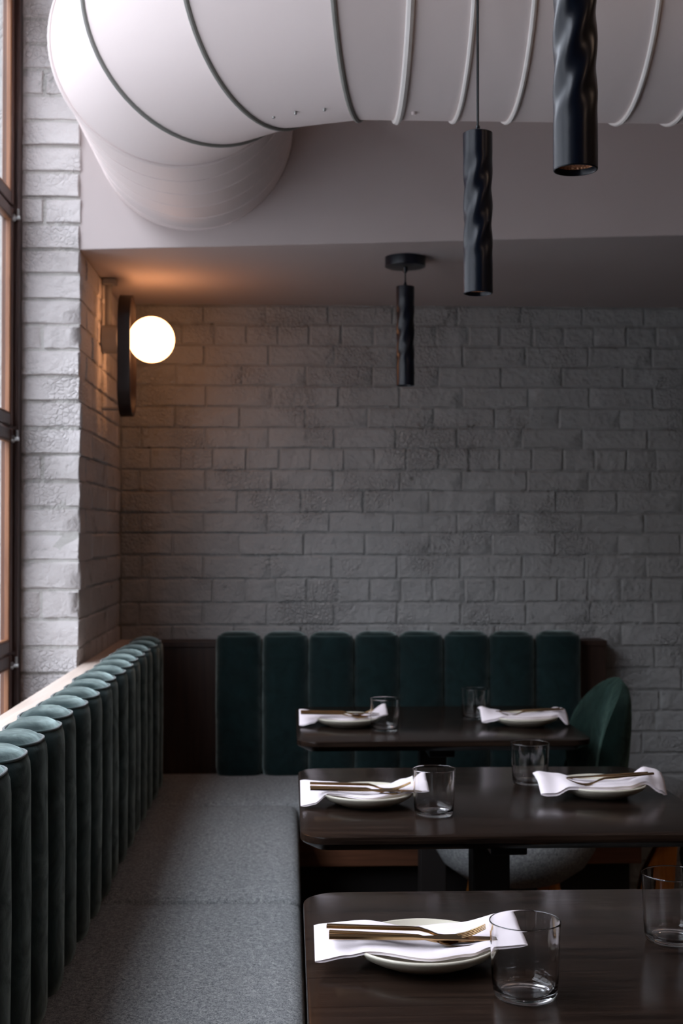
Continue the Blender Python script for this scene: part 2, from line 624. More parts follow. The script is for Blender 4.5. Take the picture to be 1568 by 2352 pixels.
# ------------------------------------------------------------------ window
win = bpy.data.objects.new('window_1', None)
COL.objects.link(win)
tag(win, kind='structure')
fr = MB()
fr.box(-0.806, -0.765, JAMB_Y - 0.052, JAMB_Y + 0.004, WIN_Z0, WIN_Z1)
fr.box(-0.806, -0.765, WIN_Y0, WIN_Y0 + 0.052, WIN_Z0, WIN_Z1)
fr.box(-0.806, -0.765, WIN_Y0 + .052, JAMB_Y - .052, WIN_Z1 - 0.05, WIN_Z1)
fr.box(-0.806, -0.765, WIN_Y0 + .052, JAMB_Y - .052, WIN_Z0, WIN_Z0 + 0.05)
fr.build('window_frame', M_FRAME, win, bevel=0.004)
rails = [WIN_Z0 + 0.05, 0.962, 1.598, 2.222, 2.86, WIN_Z1 - 0.05]
ncol = 4
ys = [WIN_Y0 + 0.052 + (JAMB_Y - .104 - WIN_Y0) * k / ncol for k in range(ncol + 1)]
for c in range(ncol):
    for r in range(5):
        y0, y1, z0, z1 = ys[c] + 0.002, ys[c + 1] - 0.002, rails[r] + 0.003, rails[r + 1] - 0.003
        s = MB()
        xa, xb = -0.805, -0.777
        w = 0.035
        s.box(xa, xb, y1 - w, y1, z0, z1)
        s.box(xa, xb, y0, y0 + w, z0, z1)
        s.box(xa, xb - .001, y0 + w, y1 - w, z0, z0 + w)
        s.box(xa, xb - .001, y0 + w, y1 - w, z1 - w, z1)
        so = s.build('sash', M_SASH, win, bevel=0.005)
        MB().box(-0.798, -0.793, y0 + w - .004, y1 - w + .004, z0 + w - .004, z1 - w + .004).build('pane', M_PANE, so, smooth=False)
        gb = MB()  # strip added around the reveal to carry the painted daylight
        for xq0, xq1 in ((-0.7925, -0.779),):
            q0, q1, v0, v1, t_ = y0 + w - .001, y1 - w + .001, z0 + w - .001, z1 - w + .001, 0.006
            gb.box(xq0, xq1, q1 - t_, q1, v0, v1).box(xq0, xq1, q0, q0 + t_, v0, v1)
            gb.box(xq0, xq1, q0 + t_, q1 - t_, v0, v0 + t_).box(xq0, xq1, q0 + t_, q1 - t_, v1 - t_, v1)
        gb.build('lit_reveal_strip', M_REVEAL_LIT, so, bevel=0.003)
        if c == ncol - 1 and r < 3:
            lt = MB().lathe([(0, 0), (0.011, 0), (0.011, 0.005), (0.006, 0.008), (0.006, 0.02), (0, 0.021)], 14, 'X', (xb, y1 - 0.02, z1 - 0.03))
            lt.box(xb + 0.012, xb + 0.017, y1 - 0.024, y1 - 0.014, z1 - 0.034, z1 - 0.005)
            lt.build('latch', M_STEEL, so)
MB().box(-0.90, -0.758, WIN_Y0, JAMB_Y, WIN_Z0 - 0.03, WIN_Z0).build('window_sill', M_FRAME, win, bevel=0.004)

# ------------------------------------------------------------------ ventilation duct
DR = 0.28
DZ = 2.444
AX, AY = -0.27, 2.67
RB = 0.50
CX, CY = AX + RB, AY + RB
duct = thing('ventilation_duct', 'big round white ventilation duct bending out of the soffit and running right', 'duct', (AX, 3.70, DZ))
DL = Vector((AX, 3.70, DZ))


def pipe(mb, rings, n=72):
    """rings: centre, outward in-plane horizontal axis, radius"""
    def fn(u, v):
        i = round(u * (len(rings) - 1))
        c, ax, r, sc = rings[i]
        a = 2 * PI * v
        return Vector(c) + Vector(ax) * (r * sc * math.cos(a)) + Vector((0, 0, r * math.sin(a))) - DL
    mb.grid(fn, len(rings), n, cv=True)


def at_angle(phi):
    """point on the bend axis; phi 0 = on the stub side, 90 = start of the straight run"""
    out = Vector((-math.cos(phi), -math.sin(phi), 0))
    return Vector((CX, CY, DZ)) + out * RB, out


def seam(mb, c, ax, r, sc, rad, n=72, k=8):
    pts = [Vector(c) + Vector(ax) * (r * sc * math.cos(2 * PI * q / n)) + Vector((0, 0, r * math.sin(2 * PI * q / n))) - DL for q in range(n)]
    mb.tube(pts, rad, k, closed=True)


# stub into the soffit, with its spiral lock seam
ph = [math.radians(a) for a in (11.25, 33.75, 56.25, 78.75)]
def mitre(i):
    c, out = at_angle(ph[i])
    k = RB / math.cos(math.radians(11.25))
    return Vector((CX, CY, DZ)) + out * k, out, DR, 1.0 / math.cos(math.radians(11.25))
MI = [mitre(i) for i in range(4)]
st = MB()
pipe(st, [((AX, 3.86, DZ), (-1, 0, 0), DR, 1), ((AX, 3.70, DZ), (-1, 0, 0), DR, 1), (MI[0][0], MI[0][1], DR, MI[0][3])])
st.build('duct_stub', M_DUCT, duct, angle=30)
hp = []
turns, n = 6, 60
for q in range(turns * n + 1):
    a = 2 * PI * q / n
    y = 3.80 - q / n * 0.125
    # stop at the mitre plane
    p = Vector((AX - (DR + .0005) * math.cos(a), y, DZ + (DR + .0005) * math.sin(a)))
    lim = CY - (CX - p.x) * math.tan(ph[0])
    if p.y < lim + 0.004: continue
    hp.append(p - DL)
seg, cur = [], [hp[0]]
for a, b in zip(hp, hp[1:]):
    if (b - a).length < 0.06: cur.append(b)
    else: seg.append(cur); cur = [b]
seg.append(cur)
sp = MB()
for c in seg:
    if len(c) > 2: sp.tube(c, 0.0016, 6)
sp.build('spiral_seam', M_DUCT, duct)
for i in range(3):
    g = MB()
    pipe(g, [(MI[i][0], MI[i][1], DR, MI[i][3]), (MI[i + 1][0], MI[i + 1][1], DR, MI[i + 1][3])])
    g.build('elbow_section', M_DUCT, duct, angle=30)
run = MB()
pipe(run, [(MI[3][0], MI[3][1], DR, MI[3][3]), ((CX + 0.02, AY, DZ), (0, -1, 0), DR, 1), ((RX - .01, AY, DZ), (0, -1, 0), DR, 1)])
run.build('duct_run', M_DUCT, duct, angle=30)
for i in range(4):
    sb = MB()
    seam(sb, MI[i][0], MI[i][1], DR + 0.001, MI[i][3], 0.0055)
    sb.build('seam_band', M_SEAL if i else M_DUCT, duct)
for X, r in ((0.228, 0.0085), (0.348, 0.0055), (0.462, 0.0055), (0.698, 0.0058), (0.81, 0.0055), (1.05, 0.0055), (1.29, 0.0085), (1.53, .0055)):
    sb = MB()
    seam(sb, (X, AY, DZ), (0, -1, 0), DR + 0.001, 1, r)
    sb.build('rib', M_RIB, duct)
for q, p in enumerate(((-0.032, 2.706, 2.166), (0.013, 2.674, 2.164), (0.072, 2.652, 2.165), (0.123, 2.631, 2.167), (0.256, 2.66, 2.164))):
    r = 0.0055 if q == 4 else 0.0032
    MB().lathe([(0, -r), (r * .8, -r), (r, -r * .3), (r, r)], 10, 'Z', Vector(p) - DL).build('screw', M_STEEL if q < 4 else M_DUCT, duct)

# ------------------------------------------------------------------ banquettes
def channel_mesh(w, d, z0, z1, n=32, lean=0.0):
    """upright padded channel: flat back at y=0, front bulging to y=-d; profile D-shaped"""
    def prof(t, inset=0.0):
        a = 2 * PI * t
        cx, sx = math.cos(a), math.sin(a)
        x = (w / 2 - inset) * math.copysign(abs(cx) ** 0.80, cx)
        y = -d / 2 - (d / 2 - inset) * math.copysign(abs(sx) ** 0.80, sx)
        return x, y
    H = z1 - z0
    # (height, inset)
    levels = [(z0, 0.012), (z0 + 0.012, 0.003), (z0 + 0.03, 0.0), (z0 + H * .25, 0), (z0 + H * .5, -0.0012), (z0 + H * .75, 0), (z1 - 0.05, 0), (z1 - 0.028, 0.0015), (z1 - 0.019, 0.0045), (z1 - 0.015, 0.007)]
    crown = [(z1 - 0.014, 0.010), (z1 - 0.007, 0.017), (z1 - 0.002, 0.027), (z1 + .0005, 0.038)]
    m = MB()
    rows = []
    vs = []
    for z, ins in levels + crown:
        rows.append([len(vs) + k for k in range(n)])
        for k in range(n):
            x, y = prof(k / n, ins)
            vs.append((x, y, z))
    fs = []
    for A, B in zip(rows, rows[1:]):
        for k in range(n):
            fs.append((A[k], A[(k + 1) % n], B[(k + 1) % n], B[k]))
    fs.append(tuple(rows[-1]))
    fs.append(tuple(rows[0])[::-1])
    m.add(vs, fs)
    pip = MB()
    pts = []
    for k in range(n):
        x, y = prof(k / n, 0.0075)
        pts.append((x, y, z1 - 0.0135))
    pip.tube(pts, 0.0026, 6, closed=True)
    return m.mesh('back_channel', True, 50), pip.mesh('piping', True, 60)


CW = 0.1555
ch_me, pp_me = channel_mesh(CW, 0.112, 0.47, 0.963)
ch_me.materials.append(M_GREEN)
pp_me.materials.append(M_PIPING)


def put_channel(parent, loc, rz, s=1.0):
    c = bpy.data.objects.new('back_channel', ch_me)
    COL.objects.link(c)
    c.parent = parent
    c.location = loc
    c.rotation_euler = (rnd.uniform(-.006, .006), rnd.uniform(-.004, .004), rz + rnd.uniform(-.015, .015))
    c.scale = (1.012, 1, s)
    p = bpy.data.objects.new('piping', pp_me)
    COL.objects.link(p)
    p.parent = c


def cushion(x0, x1, y0, y1, z0, z1, name, parent, crown=0.008, r=0.022):
    """upholstered seat slab with rounded edges and a slight crown"""
    m = MB()
    nx, ny = 14, 22
    def fn(u, v):
        # u around section levels, v around perimeter
        per = 4 * v
        k = int(per) % 4
        t = per - int(per)
        prof = [(r, z0), (0.004, z0 + 0.004), (0, z0 + r), (0, z1 - r), (r * .3, z1 - r * .35), (r, z1), (0.06, z1 + crown * .5), (0.14, z1 + crown)]
        ins, z = prof[round(u * 7)]
        ax0, ax1, ay0, ay1 = x0 + ins, x1 - ins, y0 + ins, y1 - ins
        rr = max(0.03 - ins * .3, 0.004)
        cs = [(ax1, ay0), (ax1, ay1), (ax0, ay1), (ax0, ay0)]
        dirs = [(0, 1), (-1, 0), (0, -1), (1, 0)]
        c0, c1, d = cs[k], cs[(k + 1) % 4], dirs[k]
        Ln = abs(c1[0] - c0[0]) + abs(c1[1] - c0[1])
        s = rr + (Ln - 2 * rr) * min(1, max(0, (t - .2) / .6))
        if t < .2:   # corner arc after c0
            a = (t / .2) * PI / 4 + PI / 4
            pd = dirs[(k - 1) % 4]
            cc = (c0[0] - pd[0] * rr + d[0] * rr, c0[1] - pd[1] * rr + d[1] * rr)
            return (cc[0] + pd[0] * rr * math.cos(a) - d[0] * rr * math.sin(a) if False else cc[0] + pd[0] * rr * math.cos(a) - d[0] * rr * math.cos(PI / 2 - a) * 0 + (-d[0] * rr * math.cos(a) * 0), cc[1], z) if False else _arc(cc, pd, d, rr, t / .2 * .5 + .5, z)
        if t > .8:
            nd = dirs[(k + 1) % 4]
            cc = (c1[0] - d[0] * rr + nd[0] * rr, c1[1] - d[1] * rr + nd[1] * rr)
            return _arc(cc, d, nd, rr, (t - .8) / .2 * .5, z)
        return (c0[0] + d[0] * s, c0[1] + d[1] * s, z)
    def _arc(cc, din, dout, rr, q, z):
        a = q * PI / 2
        return (cc[0] - dout[0] * rr * math.cos(a) + din[0] * rr * math.sin(a),
                cc[1] - dout[1] * rr * math.cos(a) + din[1] * rr * math.sin(a), z)
    m.grid(fn, 8, 40, cv=True)
    top = [7 * 40 + k for k in range(40)]
    m.f.append(tuple(top))
    m.f.append(tuple(range(40))[::-1])
    return m.build(name, M_GREY, parent, angle=55)


SEAT_Z = 0.474
bl = thing('window_banquette', 'long banquette under the window with grey seat pads and green channelled back', 'banquette', (0, 0, 0))
MB().box(-0.592, -0.522, 0.95, BACK_Y - .004, 0.0, 0.905).build('back_panel', M_PANEL, bl, bevel=0.002)
MB().box(-0.594, -0.516, 0.95, BACK_Y - 0.004, 0.905, 0.925).build('ledge', M_LEDGE, bl, bevel=0.002)
MB().box(-0.52, 0.005, 0.95, 4.03, 0.09, 0.385).build('seat_base', M_BASEWOOD, bl, bevel=0.002)
MB().box(-0.50, -0.05, 0.97, 4.03, 0.0, 0.09).build('toe_kick', M_TABLE_EDGE, bl, smooth=False)
y = 4.338
while y > 1.0:
    put_channel(bl, (-0.520, y - CW / 2, 0), PI / 2)
    y -= CW
for y0, y1 in ((0.96, 1.904), (1.912, 2.955), (2.966, 4.004)):
    cushion(-0.515, 0.029, y0, y1, 0.385, SEAT_Z, 'seat_cushion', bl)

bb = thing('rear_banquette', 'dark green channelled banquette along the back brick wall', 'banquette', (0, 0, 0))
MB().box(-0.516, 1.112, 4.545, BACK_Y - 0.004, 0.0, 0.905).build('back_panel', M_PANEL, bb, bevel=0.002)
MB().box(-0.514, 1.114, 4.540, BACK_Y - 0.004, 0.905, 0.925).build('ledge', M_PANEL, bb, bevel=0.002)
MB().box(-0.515, 1.10, 4.05, 4.545, 0.27, 0.385).build('seat_base', M_BASEWOOD, bb, bevel=0.002)
MB().box(-0.515, 1.08, 4.12, 4.545, 0.0, 0.27).build('toe_kick', M_TABLE_EDGE, bb, smooth=False)
for k in range(8):
    put_channel(bb, (-0.246 + CW * (k + .5) * 1.003, 4.543, 0), 0)
cushion(-0.515, 0.30, 4.011, 4.54, 0.385, SEAT_Z, 'seat_cushion', bb)
def round_end(ins, n=20):
    x0, y0, y1, xc = 0.306 + ins, 4.011 + ins, 4.54 - ins, 1.075
    r = (y1 - y0) / 2
    pts = [(x0, y1), (x0, y0), (0.6, y0)]
    pts += [(xc + r * math.sin(PI * k / n), (y0 + y1) / 2 - r * math.cos(PI * k / n)) for k in range(n + 1)]
    return pts + [(0.6, y1)]
m = MB()
vs, rows = [], []
for ins, z in ((0.02, 0.37), (0.004, 0.374), (0, 0.392), (0, 0.448), (0.007, 0.464), (0.022, SEAT_Z), (0.06, SEAT_Z + .004), (0.14, SEAT_Z + .008)):
    pr = round_end(ins)
    rows.append([len(vs) + k for k in range(len(pr))])
    vs += [(x, y, z) for x, y in pr]
fs = [tuple(rows[-1]), tuple(rows[0])[::-1]]
for A, B in zip(rows, rows[1:]):
    for k in range(len(A)):
        fs.append((A[k], A[(k + 1) % len(A)], B[(k + 1) % len(A)], B[k]))
m.add(vs, fs).build('seat_cushion', M_GREY, bb, angle=55)
lg = MB()
lg.add([(x, y, z) for z, xa, xb in ((0.0, 1.10, 1.23), (0.20, 1.145, 1.25), (0.37, 1.235, 1.262)) for x, y in ((xa, 4.19), (xb, 4.19), (xb, 4.235), (xa, 4.235))],
       [(0, 3, 2, 1), (8, 9, 10, 11)] + [(a + k, a + (k + 1) % 4, a + 4 + (k + 1) % 4, a + 4 + k) for a in (0, 4) for k in range(4)])
tag(lg.build('leg', M_LEG, bb, bevel=0.003), 'splayed orange oak leg under the rounded end')

# ------------------------------------------------------------------ tables
def rrect(x0, x1, y0, y1, r, n=8):
    out = []
    for cx, cy, a0 in ((x1 - r, y0 + r, -90), (x1 - r, y1 - r, 0), (x0 + r, y1 - r, 90), (x0 + r, y0 + r, 180)):
        for k in range(n + 1):
            a = math.radians(a0 + 90 * k / n)
            out.append((cx + r * math.cos(a), cy + r * math.sin(a)))
    return out


TW, TD, TX = 0.79, 0.70, 0.022


def make_table(label, loc):
    t = thing('dining_table', label, 'table', loc, 0, 'dark wood dining tables')
    top = MB()
    R = 0.055
    levels = [(-0.030, 0.034), (-0.030, 0.030), (-0.017, 0.004), (-0.013, 0.0), (-0.003, 0.0), (-0.0008, 0.0009), (0.0, 0.003)]
    n = 36
    vs = []
    for z, ins in levels:
        vs += [(x, y, z) for x, y in rrect(-TW / 2 + ins, TW / 2 - ins, -TD / 2 + ins, TD / 2 - ins, max(R - ins, .01))]
    fs = []
    for i in range(len(levels) - 1):
        for k in range(n):
            fs.append((i * n + k, i * n + (k + 1) % n, (i + 1) * n + (k + 1) % n, (i + 1) * n + k))
    fs.append(tuple((len(levels) - 1) * n + k for k in range(n)))
    fs.append(tuple(range(n))[::-1])
    top.add([(x, y, z + 0.75) for x, y, z in vs], fs).build('table_top', M_TABLE, t, angle=25)
    MB().box(-0.25, 0.25, -0.035, 0.035, 0.69, 0.7205).box(-0.035, 0.035, -0.25, 0.25, 0.69, 0.7205).build('top_support', M_BLACK, t, bevel=0.003)
    MB().box(-0.038, 0.038, -0.038, 0.038, 0.016, 0.69).build('column', M_TABLE_EDGE, t, bevel=0.004)
    b = MB()
    vs = []
    pr = rrect(-0.24, 0.24, -0.24, 0.24, 0.03)
    b.prism(pr, 0.0, 0.016).build('base_plate', M_BLACK, t, bevel=0.002)
    return t


TC = TX + TW / 2
TY = (1.662, 2.719, 3.802)
t1 = make_table('dark wood table nearest the camera with the sharpest glass and gold cutlery', (TC, TY[0], 0))
t2 = dup(t1, (TC, TY[1], 0), 0, 'middle dark wood table between the nearest and the rearmost ones')
t3 = dup(t1, (TC, TY[2], 0), 0, 'dark wood table in front of the rear banquette')
TZ = 0.7502

# ------------------------------------------------------------------ glasses
def glass_mesh():
    m = MB()
    ro, rb, h, w = 0.0425, 0.0375, 0.09, 0.0013
    prof = [(0, 0.0015), (0.030, 0.0012), (0.0335, 0.0), (rb - .001, 0.0015), (rb + 0.0003, 0.006), (rb + 0.001, 0.010), (rb + .0015, .016), (rb + .0022, .028), (ro - 0.0015, 0.06), (ro - .0003, .084), (ro - .0001, h - 0.0020), (ro, h - 0.0012), (ro - .0002, h - .0004), (ro - w * .5, h),
            (ro - w + .0002, h - .0004), (ro - w, h - 0.0012), (ro - w - .0001, h - 0.0020), (ro - w - .0003, .084), (ro - w - 0.0015, 0.06), (rb + .0022 - w, .028), (rb + .0013 - w, 0.018), (rb - w, 0.0125), (rb - 0.0025 - w, 0.0082), (rb - 0.006, 0.0062), (rb - .010, .0056), (0.015, 0.0058), (0, 0.0060)]
    m.lathe(prof, 64)
    me = m.mesh('water_glass', True, 60)
    me.materials.append(M_GLASS)
    return me


gme = glass_mesh()
for (x, y, rz, lab) in (
        (0.281, 1.552, 0.3, 'large sharp water glass at the napkin end on the nearest table'),
        (0.284, 2.554, 1.1, 'water glass left of centre on the middle table, beside the left napkin'),
        (0.267, 3.640, 2.2, 'water glass before the left napkin on the rearmost table'),
        (0.520, 1.757, 0.7, 'water glass cut by the right edge of the photo on the nearest table'),
        (0.530, 2.862, 1.9, 'water glass behind the right plate on the middle table'),
        (0.552, 3.86, 2.9, 'faint water glass behind the right plate on the rearmost table')):
    g = bpy.data.objects.new('water_glass', gme)
    COL.objects.link(g)
    g.location = (x, y, TZ)
    g.rotation_euler = (0, 0, rz)
    tag(g, lab, 'glass', 'clear water glasses on the tables')

# ------------------------------------------------------------------ plates
pm = MB()
prof = [(0, 0.003), (0.045, 0.003), (0.050, 0.0), (0.055, 0.0), (0.058, 0.002), (0.075, 0.0085), (0.088, 0.0155), (0.094, 0.0225), (0.0950, 0.0245), (0.0943, 0.0262), (0.0925, 0.0268), (0.0905, 0.0255),
        (0.085, 0.0195), (0.075, 0.0135), (0.062, 0.0095), (0.04, 0.0082), (0, 0.0080)]
pm.lathe(prof, 72)
plate_me = pm.mesh('plate', True, 60)
plate_me.materials.append(M_CERAMIC)
PL = {'t1': (0.175, 1.685), 't2': (0.160, 2.663), 't3': (0.170, 3.743), 't2r': (0.656, 2.734), 't3r': (0.677, 3.738)}
for k, lab in (('t1', 'cream plate under the napkin on the nearest table'),
               ('t2', 'cream plate under the left napkin on the middle table'),
               ('t3', 'cream plate under the left napkin on the rearmost table'),
               ('t2r', 'cream plate under the right napkin on the middle table'),
               ('t3r', 'cream plate under the right napkin on the rearmost table')):
    o = bpy.data.objects.new('plate', plate_me)
    COL.objects.link(o)
    o.location = (*PL[k], TZ)
    tag(o, lab, 'plate', 'cream plates on the tables')

# ------------------------------------------------------------------ napkins
def napkin(label, centre, far, near, zf, zn, seed, thick=0.0075, rz=0, sag=0.004, rolls=()):
    """far/near: edge offsets, zf/zn: mid-plane heights of the two edges above the table, all keyed by u along the length"""
    r = random.Random(seed)
    u0, u1 = far[0][0], far[-1][0]
    nu, nv = 44, 13
    ph1, ph2 = r.uniform(0, 6), r.uniform(0, 6)
    m = MB()
    K = 2 * (nv + 3)
    rows = []
    vs = []
    for i in range(nu):
        u = u0 + (u1 - u0) * i / (nu - 1)
        # rounded ends
        e = min(i, nu - 1 - i)
        th = thick * (0.30 if e == 0 else 0.8 if e == 1 else 1)
        skew = interp(rolls, u) if rolls else 0
        f, nn = interp(far, u), interp(near, u)
        a, b = interp(zf, u), interp(zn, u)
        sec = []
        def mid(t):
            v = f + (nn - f) * t
            z = a + (b - a) * t
            s = math.sin(PI * t)
            z += -sag * s * math.exp(-(u / 0.07) ** 2) + skew * s
            z += 0.0007 * math.sin(u * 50 + t * 5 + ph1) * s + 0.0004 * math.sin(u * 90 + t * 9 + ph2) * s + 0.0018 * math.sin(t * 11 + u * 18 + ph2) * s
            return v, z
        T = [q / (nv - 1) for q in range(nv)]
        for t in T:                                    # top, far to near
            v, z = mid(t)
            sec.append((u, v, z + th * (0.5 - 0.18 * abs(2 * t - 1) ** 8)))
        v, z = mid(1.0)
        d = -1 if nn < f else 1
        sec.append((u, v + d * th * .34, z + th * .22))
        sec.append((u, v + d * th * .16, z + th * .02))    # fold line between two layers
        sec.append((u, v + d * th * .34, z - th * .25))
        for t in reversed(T):
            v, z = mid(t)
            sec.append((u, v, z - th * (0.5 - 0.18 * abs(2 * t - 1) ** 8)))
        v, z = mid(0.0)
        sec.append((u, v - d * th * .34, z - th * .22))
        sec.append((u, v - d * th * .16, z - th * .02))
        sec.append((u, v - d * th * .34, z + th * .25))
        rows.append([len(vs) + q for q in range(len(sec))])
        vs += [(p[0], p[1], max(p[2], 0.0006)) for p in sec]
    fs = []
    for A, B in zip(rows, rows[1:]):
        n = len(A)
        for q in range(n):
            fs.append((A[q], A[(q + 1) % n], B[(q + 1) % n], B[q]))
    fs.append(tuple(rows[0])[::-1])
    fs.append(tuple(rows[-1]))
    m.add(vs, fs)
    o = m.build('napkin', M_CLOTH, None, angle=80)
    o.location = (*centre, TZ)
    o.rotation_euler = (0, 0, rz)
    return tag(o, label, 'napkin', 'folded white napkins on the plates')


# y offsets are from the plate centre; heights are above the table
def keys(far, near):
    return ([(u, v) for u, v, z in far], [(u, v) for u, v, z in near], [(u, z) for u, v, z in far], [(u, z) for u, v, z in near])


napkin('white napkin draped over the plate on the nearest table', PL['t1'],
       *keys([(-.142, .034, .036), (-.075, .055, .034), (-.015, .045, .028), (.045, .045, .032), (.125, .062, .042)],
             [(-.142, -.047, .016), (-.10, -.045, .022), (-.075, -.048, .027), (0, -.076, .026), (.05, -.062, .027), (.08, -.048, .031), (.135, -.048, .034)]), 3)
napkin('white napkin under the fork on the left plate of the middle table', PL['t2'],
       *keys([(-.136, .061, .036), (-.08, .055, .033), (0, .032, .027), (.04, .035, .029), (.08, .055, .038), (.122, .055, .052)],
             [(-.130, -.045, .006), (-.11, -.045, .010), (-.08, -.036, .027), (0, -.080, .026), (.06, -.045, .028), (.09, -.036, .031), (.130, -.036, .031)]), 5)
napkin('white napkin under the spoon on the left plate of the rearmost table', PL['t3'],
       *keys([(-.140, .045, .040), (-.08, .030, .034), (0, .020, .027), (.05, .030, .030), (.112, .055, .054)],
             [(-.134, -.030, .006), (-.10, -.035, .014), (-.08, -.035, .027), (0, -.068, .026), (.06, -.050, .027), (.118, -.030, .035)]), 8)
napkin('crumpled white napkin on the right plate of the middle table', PL['t2r'],
       *keys([(-.140, .020, .042), (-.09, .030, .036), (-.04, .0, .028), (.03, -.005, .028), (.07, .020, .034), (.10, .030, .040), (.132, .030, .038)],
             [(-.128, -.070, .016), (-.11, -.068, .016), (-.08, -.066, .028), (0, -.070, .027), (.04, -.060, .027), (.085, -.035, .032), (.115, -.035, .014), (.130, -.030, .006)]), 11,
       thick=0.014, rolls=[(-.14, .010), (-.06, 0), (.05, 0), (.1, .016), (.132, .016)])
napkin('crumpled white napkin on the right plate of the rearmost table', PL['t3r'],
       *keys([(-.130, .035, .044), (-.09, .040, .036), (-.03, .015, .028), (.05, .020, .030), (.09, .035, .036), (.122, .035, .038)],
             [(-.125, -.045, .016), (-.10, -.045, .020), (-.07, -.045, .028), (0, -.055, .027), (.06, -.045, .028), (.09, -.030, .030), (.115, -.035, .008), (.120, -.030, .006)]), 14,
       thick=0.013, rolls=[(-.13, .014), (-.07, 0), (.05, 0), (.1, .010), (.12, .010)])

# ------------------------------------------------------------------ cutlery (length along +x from the handle end at 0)
def bar(mb, stations):
    """stations: x, y, z, half width, half thickness"""
    vs, fs = [], []
    for x, y, z, w, t in stations:
        c = min(w, t) * .35
        for a, b in ((-w, -t + c), (-w + c, -t), (w - c, -t), (w, -t + c), (w, t - c), (w - c, t), (-w + c, t), (-w, t - c)):
            vs.append((x, y + a, z + b))
    n = len(stations)
    for i in range(n - 1):
        for k in range(8):
            fs.append((i * 8 + k, i * 8 + (k + 1) % 8, (i + 1) * 8 + (k + 1) % 8, (i + 1) * 8 + k))
    fs.append(tuple(range(8))[::-1])
    fs.append(tuple((n - 1) * 8 + k for k in range(8)))
    mb.add(vs, fs)


fk = MB()
bar(fk, [(0, 0, 0, .0042, .0022), (.10, 0, 0, .0038, .0022), (.118, 0, 0, .0032, .0021), (.130, 0, -.003, .0026, .0018), (.142, 0, -.0075, .0028, .0014),
         (.150, 0, -.009, .0065, .0011), (.158, 0, -.0095, .0100, .0009), (.168, 0, -.009, .0110, .0009)])
for k in range(4):
    yy = -.0095 + k * .00633
    bar(fk, [(.166, yy, -.009, .0016, .0009), (.178, yy, -.006, .0014, .0009), (.190, yy * .98, -.001, .0012, .0008), (.203, yy * .95, .0055, .0008, .0006)])
fork_me = fk.mesh('fork', True, 40)
kn = MB()
bar(kn, [(0, 0, 0, .0045, .0026), (.10, 0, 0, .0042, .0024), (.112, 0, 0, .0042, .0022), (.122, 0, 0, .0050, .0014), (.135, .0005, 0, .0078, .0010), (.175, .001, 0, .0085, .0008),
         (.205, 0, 0, .0070, .0007), (.222, -.003, 0, .0025, .0006)])
knife_me = kn.mesh('knife', True, 40)
sn = MB()
bar(sn, [(0, 0, 0, .0042, .0022), (.10, 0, 0, .0038, .0022), (.118, 0, 0, .0032, .0021), (.130, 0, -.003, .0026, .0018), (.140, 0, -.005, .0028, .0014), (.146, 0, -.0055, .004, .001)])
def bowl(off):
    def fn(u, v):
        a = 2 * PI * v
        r = u
        return (.168 + .026 * r * math.cos(a), .0165 * r * math.sin(a) * (1 - .12 * math.cos(a)), -.0045 - .0065 * (1 - r * r) + off * (1 - .6 * r))
    return fn
sn.grid(bowl(0.0), 7, 28, cv=True)
sn.grid(bowl(-.0012), 7, 28, cv=True)
spoon_me = sn.mesh('spoon', True, 50)
for me in (fork_me, knife_me, spoon_me):
    me.materials.append(M_GOLD)


def cutlery(kind, me, x, y, z, rz, label, ry=0.0, sc=1.0):
    o = bpy.data.objects.new(kind, me)
    COL.objects.link(o)
    o.location = (x, y, TZ + z)
    o.rotation_euler = (0, ry, rz)
    o.scale = (sc, sc, sc)
    tag(o, label, kind, 'gold cutlery laid on the napkins')


R = math.radians
cutlery('fork', fork_me, .049, 1.686, .0455, R(-6), 'gold fork with tines up on the nearest table', R(0.6))
cutlery('knife', knife_me, .051, 1.656, .0410, R(0.5), 'gold knife in front of the fork on the nearest table', R(1.6), 1.0)
cutlery('spoon', spoon_me, .052, 1.676, .0405, R(-7), 'gold spoon tucked under the fork on the nearest table', R(1.2), .96)
cutlery('fork', fork_me, .043, 2.643, .0460, R(-4), 'gold fork on the left napkin of the middle table', R(0.8))
cutlery('knife', knife_me, .043, 2.612, .0405, R(0), 'gold knife on the left napkin of the middle table', R(1.6))
cutlery('spoon', spoon_me, .043, 2.634, .0405, R(-5), 'gold spoon under the fork, left side of the middle table', R(1.2), .96)
cutlery('knife', knife_me, .034, 3.700, .0440, R(2), 'gold knife on the left napkin of the rearmost table', R(1.4))
cutlery('fork', fork_me, .034, 3.722, .0450, R(1), 'gold fork on the left napkin of the rearmost table', R(1.0))
cutlery('spoon', spoon_me, .034, 3.688, .0430, R(0), 'gold spoon at the front of the left napkin, rearmost table', R(1.3), .98)
cutlery('knife', knife_me, .750, 2.712, .0490, R(180), 'gold knife on the right napkin of the middle table', R(3.0), 0.92)
cutlery('fork', fork_me, .757, 2.694, .0510, R(188), 'gold fork dipping over the right napkin of the middle table', R(3.4), .92)
cutlery('knife', knife_me, .778, 3.735, .0460, R(178), 'gold knife on the right napkin of the rearmost table', R(2.4), .95)
cutlery('fork', fork_me, .785, 3.716, .0475, R(184), 'gold fork on the right napkin of the rearmost table', R(2.4), .95)

